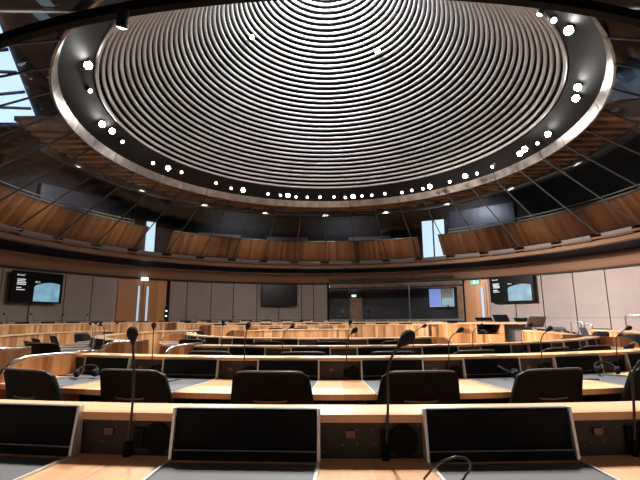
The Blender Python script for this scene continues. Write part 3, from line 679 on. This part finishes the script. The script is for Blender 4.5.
# short flexible lamp / cable arching in front of the lower middle
e = empty('curved_cable', (0, 0, 0), 0, label='thin black gooseneck arching over the mat at the bottom edge', cat='cable')
base = Vector((.285, .98, .777)); e.location = base
pts = [at_h(424, 479, .80), at_h(432, 469, .83), at_h(442, 461.5, .86), at_h(455, 457, .875), at_h(466, 458, .87), at_h(471, 463, .85), at_h(469, 471, .82), at_h(464, 478, .79), at_h(456, 489, .785)]
MB().tube([p_ - base for p_ in pts], .003, 7).build('flexible_stem', 'cable', e, True)
MB().lathe([(.014, 0), (.014, .012), (.006, .02)], 12, Matrix.Translation(pts[-1] - base - Vector((0, 0, .008)))).build('stem_base', 'black', e, True)
# note sheets / pens
for px, py, rz, lb in ((68, 376, .5, 'dark pen beside the headset on the second desk, left end'), (54 + 0, 0, 0, None), (175, 381, 1.2, 'dark pen on the grey mat left of the middle of the second desk'), (590, 380, -.3, 'dark pen on the second desk at the right')):
    if not lb: continue
    P = on_desk(px, py, .754); e = empty('pen', P, rz, label=lb, cat='pen', group='pens on the second desk')
    MB().tube([(-.07, 0, .006), (.06, 0, .006)], .005, 8).build('barrel', 'cable', e, True)
    MB().tube([(.06, 0, .006), (.075, 0, .006)], [.005, .001], 8).build('tip', 'steel_rail', e, True)

# ---------------------------------------------------------------- presiding desk on the right
pd = empty('presiding_desk', (4.2, 12.58, 0), R(-2), label='raised timber presiding desk with an open cubby holding clutter', cat='desk')
MB().box((-.34, 0, .51), (1.1, .75, 1.02)).build('cabinet_body', 'oak_desk', pd)
MB().box((.59, 0, .37), (.75, .75, .74)).build('cubby_base', 'oak_desk', pd)
MB().box((.92, 0, .865), (.09, .75, .31)).build('cubby_side', 'oak_desk', pd)
MB().box((.54, .3, .88), (.67, .04, .28)).build('cubby_back', 'black', pd)
MB().box((.54, -.02, .743), (.67, .6, .006)).build('cubby_floor', 'black', pd)
MB().box((.55, .03, 1.04), (3.1, .85, .04)).build('desk_top', 'oak_top', pd)
MB().box((1.42, .1, .5), (.85, .5, 1.0)).build('grey_panel', 'fabric_wall', pd)
MB().box((-.91, -.39, .51), (.04, .03, 1.04)).build('metal_trim', 'steel_rail', pd)
e = empty('cable_bundle', (4.74, 12.5, .75), R(-2), label='tangle of pale cables and connectors inside the presiding desk cubby', cat='cables')
pts = [(random.uniform(-.24, .24), random.uniform(-.06, .1), .01 + random.uniform(0, .12)) for _ in range(16)]
MB().tube(pts, .011, 6).build('pale_cable', 'paper', e, True)
MB().tube([(p_[0] * .9 + .03, p_[1], p_[2] * .9 + .015) for p_ in pts[::-1]], .01, 6).build('brown_cable', 'ledge_brown', e, True)
def desk_screen(px, py, Y, wd, ht, label, lean=.5, mt='screen_black', rz=0):
    d_ = px_ray(px, py); t_ = Y / d_.y; P = Vector((d_.x * t_, Y, EYE + d_.z * t_))
    e = empty('desk_screen', (P.x, P.y, P.z - ht * .55 + .008), rz, label=label, cat='monitor', group='screens on the right-hand desks')
    Mx = Matrix.Translation((0, 0, ht * .55)) @ Matrix.Rotation(-lean, 4, 'X')
    bevel(MB().box((0, 0, 0), (wd, .035, ht), Mx).build('casing', mt, e), .01)
    MB().box((0, .02, 0), (wd - .03, .004, ht - .03), Mx).build('display', 'screen_black', e)
    MB().tube([(0, .02, .4 * ht), (0, .06, .02), (0, .06, 0)], .012).box((0, .06, .005), (.16, .12, .01)).build('stand', 'gunmetal', e)
    return e
desk_screen(501, 318.5, 12.3, .42, .24, 'dark screen on the presiding desk under the right television', .7)
desk_screen(484, 319.5, 12.6, .5, .14, 'low dark screen at the left of the presiding desk', .9, rz=.1)
desk_screen(452, 322, 11.9, .3, .1, 'flat dark screen at the left end of the presiding desk', 1.1)
desk_screen(522, 320, 12.2, .42, .14, 'low dark screen between the two taller screens on the right', .9)
desk_screen(536, 322, 9.8, .42, .28, 'grey-backed tilted screen above the right-hand desk', -.6, 'gunmetal', .1)
desk_screen(558, 329, 8.9, .3, .1, 'low grey screen on top of the right-hand curved desk', 1.0, 'edge_grey')
desk_screen(583.5, 332, 8.6, .15, .17, 'small pale grey screen beside the chair at the right', .5, 'edge_grey')

# stair rails at the right wall
for i, (px, pyt, pyb, Y, L) in enumerate(((625, 315, 332, 10.5, 1.6), (584, 322, 333, 11.2, .35), (592, 324, 336, 11.9, .3))):
    d_ = px_ray(px, pyt); t_ = Y / d_.y; P = Vector((d_.x * t_, Y, EYE + d_.z * t_))
    e = empty('stair_rail', (P.x, P.y, 0), R(-60), label=('long', 'short left', 'short right')[i] + ' steel stair rail before the pink wall', cat='handrail', group='steel stair rails by the right wall')
    h = P.z; MB().tube([(0, 0, 0), (0, 0, h - .05), (.02 if i == 0 else -.02, 0, h - .015), (.06 if i == 0 else -.06, 0, h), ((1 if i == 0 else -1) * L, 0, h)] + ([((1 if i == 0 else -1) * L, 0, 0)]), .019, 8).build('rail_tube', 'steel_rail', e, True)
